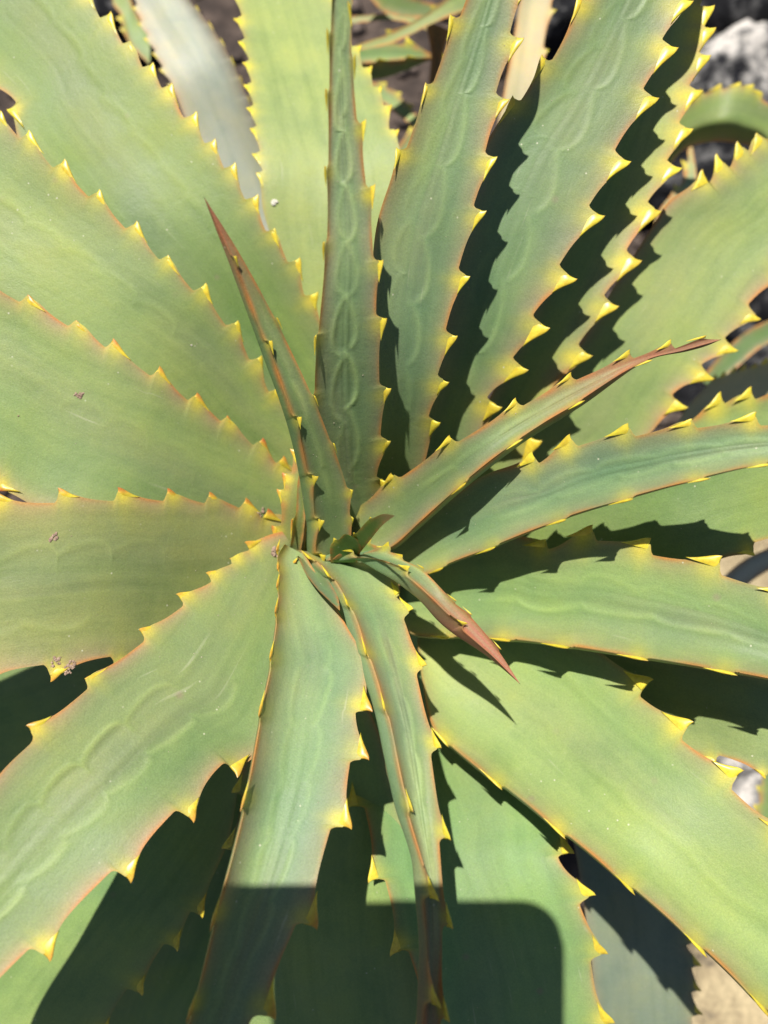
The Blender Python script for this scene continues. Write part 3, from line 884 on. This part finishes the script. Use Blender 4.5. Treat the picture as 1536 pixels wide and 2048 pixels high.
# heart
L([(600, 1090, 0), (620, 1000, 0), (640, 940, 0)], [(690, 1120, 0), (720, 1040, 0), (710, 960, 0)], (670, 880), [(0, .222), (1, .205)], nr=80, thorns=False, nu=21, nl=11, c1=(0.14, 0.22, 0.07), c2=(0.18, 0.25, 0.08))
L([(600, 1080, 0), (590, 1130, 0), (600, 1190, 0), (640, 1240, 0)], [(760, 1080, 0), (790, 1130, 0), (800, 1180, 0), (770, 1240, 0)], (710, 1330), [(0, .228), (1, .218)], nr=80, thorns=False, nu=21, nl=11, c1=(0.14, 0.22, 0.07), c2=(0.18, 0.25, 0.08))
L([(600, 1060, 0), (540, 1040, 0), (480, 1040, 0)], [(600, 1170, 0), (540, 1170, 0), (480, 1150, 0)], (420, 1090), [(0, .235), (1, .215)], nr=80, thorns=False, nu=21, nl=11, c1=(0.2, 0.22, 0.08), c2=(0.24, 0.25, 0.08))
L([(662, 1125, 0), (664, 1095, 0), (668, 1076), (690, 1068, 0)], [(715, 1125, 0), (722, 1095, 0), (716, 1080, 0)],
  (703, 1072), [(0, .20), (1, .184)], H=12, h=(10, 8), roll=(20, 20), nr=60, nu=21, nl=13, thick=.3, pink=.1, c1=(0.10, 0.20, 0.06), c2=(0.14, 0.24, 0.07))
L([(686, 1100, 0), (708, 1066, 4), (741, 1035, 4), (767, 1028, 0)], [(716, 1110, 0), (740, 1080, 0), (765, 1050, 0)],
  (790, 1031), [(0, .20), (1, .150)], H=14, h=(6, 6), roll=(35, 35), nr=90, nu=21, nl=13, thick=.35, keel=.4, pink=.1, red=(.55, .9, .75), c1=(0.11, 0.21, 0.06), c2=(0.15, 0.25, 0.07),
  label='tiny pointed leaf at the heart of the rosette with a broken brown tip')
L([(612, 1110, 0), (606, 1085), (610, 1045), (622, 1000), (634, 960, 0)], [(650, 1120, 0), (662, 1070, 0), (664, 1010, 0), (656, 960, 0)],
  (648, 900), [(0, .212), (1, .197)], H=16, h=(10, 6), roll=(30, 25), nr=90, nu=25, nl=11, tiptone=REDT, pink=.3, c1=(0.15, 0.21, 0.10), c2=(0.24, 0.26, 0.10))
L([(690, 1085, 0), (716, 1072, 0), (742, 1078), (770, 1094), (792, 1112, 0)], [(700, 1125, 0), (726, 1118, 0), (752, 1124, 0), (775, 1132, 0)],
  (812, 1138), [(0, .208), (1, .203)], H=12, h=(10, 5), roll=(20, 20), nr=70, nu=21, nl=11, thick=.35, pink=.2, c1=(0.14, 0.22, 0.09), c2=(0.20, 0.26, 0.10))
# M bent red tipped leaf pointing down right
L([(668, 1122, 0), (690, 1112, 0), (708, 1091, -20), (765, 1122, 0), (822, 1134, -16), (858, 1190, 0), (933, 1244, -14), (985, 1312, 0)],
  [(730, 1108, 0), (779, 1085, 18), (808, 1113, 8), (849, 1139, 4), (911, 1203, 4), (943, 1230, 4), (999, 1298, 4)],
  (1041, 1369), [(0, .200), (.4, .180), (1, .176)], H=15, h=(5, 4), roll=(50, 40), pink=.4, keel=(-3.6, -1.6), thick=1.3, nr=180,
  red=(.25, .75, .95), label='short bent leaf with a red tip pointing down and right', **GLA)
# N red tipped, pointing right
L([(685, 1015, 0), (703, 999), (784, 943), (899, 871), (1030, 798), (1138, 745), (1256, 701), (1341, 679), (1409, 674, 6)],
  [(735, 1110, 0), (785, 1092, 0), (838, 1045, 0), (933, 963), (1036, 882), (1158, 805), (1292, 723), (1370, 700, 0)],
  (1443, 679), [(0, .212), (.35, .178), (1, .182)], H=(30, 26), h=(18, 3), roll=(20, 60), pink=.5, keel=(0.6, 1.8), thick=.28,
  imp=[(-1, .1, .2, 120, .15, .8, -1, .7)], red=(.45, .9, .9), label='slender red tipped leaf pointing right across the others', c1=(0.155, 0.23, 0.135), c2=(0.22, 0.28, 0.14))


# ==================================================================
# BACKGROUND ALOES
# ==================================================================
def plant(px, py, z, label):
    p = at(px, py, ground_d(px, py, 0.0))
    p[2] = 0
    return empty('aloe_plant', p, label, 'aloe plant', None), p


PALEC = dict(c1=(0.40, 0.41, 0.46), c2=(0.50, 0.46, 0.50))
pa, pl_ = plant(560, 450, 0, 'pale grey toothed aloe behind the top left leaves')
leaf(pa, pl_, [(520, 520, 0), (420, 330, 0), (372, 240, 0), (335, 172), (318, 140), (303, 108), (288, 78), (275, 48), (265, 15), (255, -20), (240, -60, 0)],
     [(620, 500, 0), (560, 370, 0), (528, 285, 0), (513, 235), (497, 195), (481, 155), (464, 118), (444, 82), (420, 48), (394, 15), (366, -20), (335, -60, 0)],
     (220, -260), [(0, .36), (.5, .33), (1, .36)], H=13, h=(12, 4), roll=(15, 55), pink=.5, yel=.3, rim=.3, thorn_join=True, **PALEC)
leaf(pa, pl_, [(300, 130, 0), (262, 90, 0), (240, 60), (232, 35), (225, 5, 0)], [(300, 60, 0), (275, 30, 0), (262, 0, 0)],
     (245, -60), [(0, .42), (1, .42)], H=12, nr=60, nu=15, nl=9, thorn_join=True, **MID)

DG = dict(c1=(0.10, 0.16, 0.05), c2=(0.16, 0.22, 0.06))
pb, pl_ = plant(960, 60, 0, 'low aloe with arching stems between the upper leaves')
leaf(pb, pl_, [(1150, -120, 0), (1020, -60, 0), (920, -22, 0), (860, 12), (770, 60), (725, 86, 0)], [(1160, -60, 0), (1030, -10, 0), (930, 22, 0), (870, 45, 0), (780, 88, 0)],
     (690, 105), [(0, .42), (.5, .37), (1, .36)], H=10, roll=(30, 30), thick=.5, keel=.35, thorn_join=True, nr=120, c1=(0.24, 0.31, 0.13), c2=(0.33, 0.36, 0.19))
leaf(pb, pl_, [(930, 150, 0), (885, 100), (812, 72), (750, 84, 0), (715, 90, 0)], [(930, 140, 0), (880, 118, 0), (812, 112), (752, 118), (715, 124, 0)],
     (690, 110), [(0, .40), (1, .37)], H=16, h=(16, -8), roll=(10, 60), keel=2.4, thick=.8, thorn_join=True, nr=120, c1=(0.20, 0.30, 0.15), c2=(0.26, 0.34, 0.14))
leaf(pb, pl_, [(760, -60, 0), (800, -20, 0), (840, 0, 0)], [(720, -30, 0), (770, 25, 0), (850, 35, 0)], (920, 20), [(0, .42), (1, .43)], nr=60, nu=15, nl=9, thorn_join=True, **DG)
leaf(pb, pl_, [(900, 60, 0), (800, 26, 0), (740, 30, 0), (690, 34, 0)], [(900, 80, 0), (800, 42, 0), (740, 44, 0), (690, 48, 0)], (600, 50), [(0, .44), (1, .44)], nr=60, nu=15, nl=9, thick=.5, thorn_join=True, **MID)
leaf(pb, pl_, [(700, 110, 0), (740, 150), (775, 165), (805, 185), (830, 212), (850, 240, 0)], [(690, 160, 0), (750, 195, 0), (790, 225, 0), (820, 250, 0)], (870, 300), [(0, .42), (1, .40)], H=12, nr=80, thorn_join=True, thick=.4, keel=.5, **MID)
leaf(pb, pl_, [(900, 60, 0), (885, 120, 0), (880, 180, 0)], [(850, 40, 0), (862, 110, 0), (858, 170, 0)], (866, 230), [(0, .37), (1, .41)], nr=60, nu=13, nl=9, c1=(0.22, 0.12, 0.08), c2=(0.28, 0.15, 0.10), name='dry_leaf')
leaf(pb, pl_, [(780, 330, 0), (800, 290, 0), (818, 255), (835, 245), (850, 240, 0)], [(830, 350, 0), (850, 310, 0), (870, 270, 0)], (880, 230), [(0, .38), (1, .38)], H=12, nr=50, nu=13, nl=9, thorn_join=True, **OUT)

pd_, pl_ = plant(1100, 330, 0, 'pinkish pale aloe leaf seen between the two upper right leaves')
leaf(pd_, pl_, [(960, 420, 0), (985, 300, 0), (1005, 200, 0), (1030, 60, 0), (1050, -60, 0)], [(1040, 400, 0), (1070, 300, 0), (1085, 200, 0), (1098, 100), (1112, 20), (1120, -60, 0)],
     (1110, -300), [(0, .34), (1, .36)], H=12, nr=100, pink=.3, yel=.5, thorn_join=True, c1=(0.52, 0.41, 0.32), c2=(0.55, 0.47, 0.34))

pe, pl_ = plant(1340, 330, 0, 'curled aloe leaf with fine teeth against the rocks at the upper right')
leaf(pe, pl_, [(1300, 330, 0), (1350, 240, 0), (1397, 180), (1440, 166), (1482, 162), (1510, 168), (1533, 185), (1560, 225, 0), (1575, 270, 0)],
     [(1310, 380, 0), (1365, 302, 0), (1420, 284, 0), (1470, 286, 0), (1510, 296, 0), (1535, 315, 0)],
     (1570, 350), [(0, .36), (.5, .33), (1, .34)], H=16, h=(15, 5), roll=(10, -68), chan=2.0, keel=.1, thick=.2, thorn_join=True, nr=160, c1=(0.19, 0.26, 0.10), c2=(0.24, 0.30, 0.12))
leaf(pe, pl_, [(1300, 480, 0), (1320, 420, 0), (1345, 370), (1362, 320), (1375, 300, 0)], [(1360, 480, 0), (1385, 430, 0), (1395, 380, 0)], (1385, 290), [(0, .36), (1, .38)], H=14, nr=60, nu=17, nl=9, thorn_join=True, c1=(0.30, 0.36, 0.24), c2=(0.40, 0.42, 0.28))

pf, pl_ = plant(1350, 900, 0, 'beige dry looking aloe leaf with small teeth at the right edge')
leaf(pf, pl_, [(1330, 880, 0), (1390, 800, 0), (1424, 752), (1446, 742), (1468, 733), (1490, 727), (1512, 720), (1534, 714), (1556, 707), (1580, 700, 0)],
     [(1370, 960, 0), (1440, 890, 0), (1536, 850, 0), (1620, 830, 0)], (1800, 690), [(0, .34), (1, .35)], H=18, h=(18, 5), nr=140, thorn_join=True, pink=.2, yel=.2, rim=.2,
     c1=(0.50, 0.44, 0.34), c2=(0.54, 0.47, 0.33), name='dry_leaf')
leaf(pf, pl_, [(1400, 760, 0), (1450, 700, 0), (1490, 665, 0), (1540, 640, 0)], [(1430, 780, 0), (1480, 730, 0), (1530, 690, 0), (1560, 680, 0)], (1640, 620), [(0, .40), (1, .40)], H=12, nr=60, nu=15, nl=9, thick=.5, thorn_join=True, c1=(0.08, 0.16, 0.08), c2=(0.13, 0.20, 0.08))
leaf(pf, pl_, [(1420, 1180, 0), (1480, 1125, 0), (1540, 1095, 0), (1600, 1080, 0)], [(1430, 1240, 0), (1500, 1165, 0), (1560, 1130, 0), (1620, 1110, 0)], (1700, 1060), [(0, .35), (1, .35)], nr=60, nu=15, nl=9, **PALEC)

pg, pl_ = plant(1600, 1700, 0, 'small green aloe leaf peeping in at the lower right edge')
leaf(pg, pl_, [(1530, 1730, 0), (1510, 1660, 0), (1508, 1610), (1512, 1570), (1522, 1530, 0)], [(1600, 1730, 0), (1580, 1640, 0), (1575, 1560, 0)], (1540, 1470), [(0, .34), (1, .34)], H=12, nr=60, nu=15, nl=9, thorn_join=True, c1=(0.13, 0.22, 0.13), c2=(0.2, 0.28, 0.12))

# ==================================================================
# LITTLE THINGS LYING ON THE LEAVES
# ==================================================================
DIRT = noise_mat('dry_dirt', 900, [(0.3, (0.16, 0.10, 0.07)), (0.6, (0.45, 0.32, 0.24))], bump=0.5, dist=0.0003)
SHELL = noise_mat('shell', 700, [(0.3, (0.55, 0.48, 0.38)), (0.6, (0.8, 0.76, 0.68))], bump=0.3, dist=0.0002)


def raised(px, py):
    """first leaf surface met by the line of sight at that photo position"""
    dg = bpy.context.evaluated_depsgraph_get()
    p = at(px, py, 1.0)
    d = Vector(p - C0).normalized()
    hit, loc, nrm, idx, ob, mt = S.ray_cast(dg, Vector(C0) + d * 0.02, d)
    return (loc, nrm) if hit else (Vector(at(px, py, 0.2)), Vector((0, 0, 1)))


bpy.context.view_layer.update()


def crumb(px, py, r, n, label, name='dirt_crumb', cat='dirt', mat=DIRT, spread=1.0, flat=0.5, seed=1):
    rv = random.Random(seed)
    bm = bmesh.new()
    loc, nrm = raised(px, py)
    q = nrm.to_track_quat('Z', 'Y').to_matrix().to_4x4()
    spread = spread * max(1.0, (n / 9) ** 0.6)
    for k in range(n):
        rr = r * rv.uniform(0.3, 1.0)
        ang = rv.uniform(0, 6.28); ds = rv.uniform(0, 1) ** 0.7 * spread * r * 2.2 if n > 1 else 0
        geo = bmesh.ops.create_icosphere(bm, subdivisions=1, radius=rr)
        off = Vector((math.cos(ang) * ds, math.sin(ang) * ds * 0.55, rr * flat * 0.45))
        for v in geo['verts']:
            f = 1 + 0.75 * mnoise.noise(v.co * (1.3 / rr) + Vector((k * 3.1, seed * 1.7, 0.4)))
            v.co = Vector((v.co.x * f, v.co.y * f, v.co.z * f * flat)) + off
    me = bpy.data.meshes.new(name)
    bm.transform(q); bm.to_mesh(me); bm.free()
    me.materials.append(mat)
    o = bpy.data.objects.new(name, me); COL.objects.link(o)
    o.location = loc
    o['label'] = label; o['category'] = cat
    return o


crumb(157, 790, 0.00045, 16, 'crumbly pinkish dirt speck on the wide left leaf', seed=2)
crumb(37, 832, 0.0005, 1, 'single round brown grain near the left edge of the picture', flat=.9, seed=3)
crumb(107, 1074, 0.00045, 15, 'crumbly dirt speck on the bronze left leaf', seed=4)
crumb(112, 1322, 0.0004, 26, 'dusty dirt patch above the lowest tooth of the left leaf', seed=5)
crumb(140, 1336, 0.0004, 34, 'grey dust smeared beside the lowest tooth of the left leaf', seed=6)
crumb(524, 1023, 0.0008, 9, 'brown dirt clod caught between two small teeth by the heart', flat=.9, seed=7)
crumb(551, 1103, 0.0008, 11, 'brown dirt clod where the left leaves meet at the heart', flat=.9, seed=8)
crumb(143, 1072, 0.0002, 1, 'tiny pale grain beside the dirt speck on the bronze leaf', flat=.9, seed=9)
crumb(387, 690, 0.0004, 2, 'pale dust grain on the second left leaf', seed=10, mat=SHELL)


# fine grit and dust caught on the leaves, thicker towards the heart: uncountable, one object
gv, gf, gn = [], [], 0
rg = random.Random(44)
for k in range(230):
    if rg.random() < 0.45:
        an = rg.uniform(0, 6.283); rd = 60 + abs(rg.gauss(0, 190))
        qx, qy = 600 + rd * math.cos(an), 1060 + rd * math.sin(an)
    else:
        qx, qy = rg.uniform(0, 1536), rg.uniform(0, 2048)
    if not (5 < qx < 1530 and 5 < qy < 2040):
        continue
    loc_, nrm_ = raised(qx, qy)
    if loc_.z < 0.25:
        continue
    r_ = rg.uniform(0.00005, 0.00014) * (1.7 if rg.random() < 0.08 else 1)
    B_ = nrm_.to_track_quat('Z', 'Y').to_matrix()
    for (vx, vy, vz) in ((1, 0, 0), (-1, 0, 0), (0, 1, 0), (0, -1, 0), (0, 0, 1), (0, 0, -1)):
        p_ = loc_ + B_ @ Vector((vx * rg.uniform(.6, 1.5), vy * rg.uniform(.6, 1.3), vz * 0.8 + 0.3)) * r_
        gv.append(p_[:])
    for f in ((4, 0, 2), (4, 2, 1), (4, 1, 3), (4, 3, 0), (5, 2, 0), (5, 1, 2), (5, 3, 1), (5, 0, 3)):
        gf.append([q + gn for q in f])
    gn += 6
GRIT = noise_mat('pale_grit', 500, [(0.3, (0.30, 0.24, 0.17)), (0.6, (0.62, 0.56, 0.42))], bump=0.2, dist=0.0001)
gr_ = make_mesh('grit', np.array(gv), np.array(gf), GRIT, origin=PL, smooth=False)
gr_['kind'] = 'stuff'
gr_['label'] = 'fine pale grit and dust scattered over the aloe leaves'

# small white shell with a spiral, resting at the top
loc, nrm = raised(548, 407)
sv, sf = [], []
turns, nseg, nring = 2.4, 60, 10
for k in range(nseg):
    a_ = k / (nseg - 1) * turns * 2 * math.pi
    R_ = 0.0010 * math.exp(-0.16 * a_)
    r_ = R_ * 0.52
    for z in range(nring):
        b_ = 2 * math.pi * z / nring
        sv.append((math.cos(a_) * (R_ + r_ * math.cos(b_)), math.sin(a_) * (R_ + r_ * math.cos(b_)), 0.6 * r_ * math.sin(b_) + 0.00008 * a_ * 0.5 + 0.0002))
for k in range(nseg - 1):
    for z in range(nring):
        sf.append((k * nring + z, k * nring + (z + 1) % nring, (k + 1) * nring + (z + 1) % nring, (k + 1) * nring + z))
sf.append(tuple(range(nring))[::-1])
me = bpy.data.meshes.new('snail_shell'); me.from_pydata(sv, [], sf)
me.transform(nrm.to_track_quat('Z', 'Y').to_matrix().to_4x4())
me.materials.append(SHELL)
for p_ in me.polygons:
    p_.use_smooth = True
so = bpy.data.objects.new('snail_shell', me); COL.objects.link(so); so.location = loc
so['label'] = 'tiny white snail shell at the tooth tips beside the top wide leaf'; so['category'] = 'shell'

# ==================================================================
# THE PHONE THAT TAKES THE PICTURE (its shadow falls on the lower leaves)
# ==================================================================
PM, nt, bs = new_mat('phone_glass')
bs.inputs['Base Color'].default_value = (0.03, 0.035, 0.04, 1); bs.inputs['Roughness'].default_value = 0.25
PR, nt, bs = new_mat('phone_rim')
bs.inputs['Base Color'].default_value = (0.35, 0.35, 0.36, 1); bs.inputs['Roughness'].default_value = 0.35; bs.inputs['Metallic'].default_value = 1.0
PLENS, nt, bs = new_mat('phone_lens')
bs.inputs['Base Color'].default_value = (0.005, 0.005, 0.008, 1); bs.inputs['Roughness'].default_value = 0.08
phone_base = c2w(np.array([0, 0, 0.006]))
phone = empty('smartphone', phone_base, 'smartphone held over the plant, casting the rounded shadow on the lower leaves', 'smartphone')


def rounded_slab(x0, x1, y0, y1, z0, z1, r, mat, name, n=10, bev=0.0008):
    out = []
    for z, ins in ((z0, bev), (z0 + bev, 0), (z1 - bev, 0), (z1, bev)):
        rr = max(r - ins, 0.0002)
        for (cx, cy, a0) in ((x1 - r, y1 - r, 0), (x0 + r, y1 - r, 90), (x0 + r, y0 + r, 180), (x1 - r, y0 + r, 270)):
            for k in range(n):
                an = math.radians(a0 + 90 * k / (n - 1))
                out.append((cx + rr * math.cos(an), cy + rr * math.sin(an), z))
    m_ = 4 * n
    fs = []
    for q in range(3):
        for k in range(m_):
            fs.append((q * m_ + k, q * m_ + (k + 1) % m_, (q + 1) * m_ + (k + 1) % m_, (q + 1) * m_ + k))
    fs.append(tuple(range(m_))[::-1]); fs.append(tuple(range(3 * m_, 4 * m_)))
    return make_mesh(name, c2w(np.array(out)), fs, mat, phone, phone_base, phone_base, smooth=False)


rounded_slab(-0.0625, 0.0155, -0.134, 0.0148, 0.0025, 0.0092, 0.0105, PR, 'frame')  # left side made wider, case-like, so its shadow reaches farther across the leaves
rounded_slab(-0.0555, 0.0150, -0.1315, 0.0143, 0.0021, 0.0024, 0.0100, PM, 'back_panel', bev=0.0001)
rounded_slab(-0.0555, 0.0150, -0.1315, 0.0143, 0.0093, 0.0096, 0.0100, PM, 'screen', bev=0.0001)
rounded_slab(-0.0195, 0.0095, -0.0205, 0.0095, 0.0012, 0.0020, 0.0060, PM, 'camera_bump', bev=0.0002)
for (lx, ly) in ((0, 0), (-0.011, -0.011)):
    rounded_slab(lx - 0.005, lx + 0.005, ly - 0.005, ly + 0.005, 0.0004, 0.0011, 0.0049, PLENS, 'lens', bev=0.0002)

print('thorn objects', THORN_COUNT[0], 'tris', sum(len(m.loops) - 2 * len(m.polygons) for m in bpy.data.meshes))
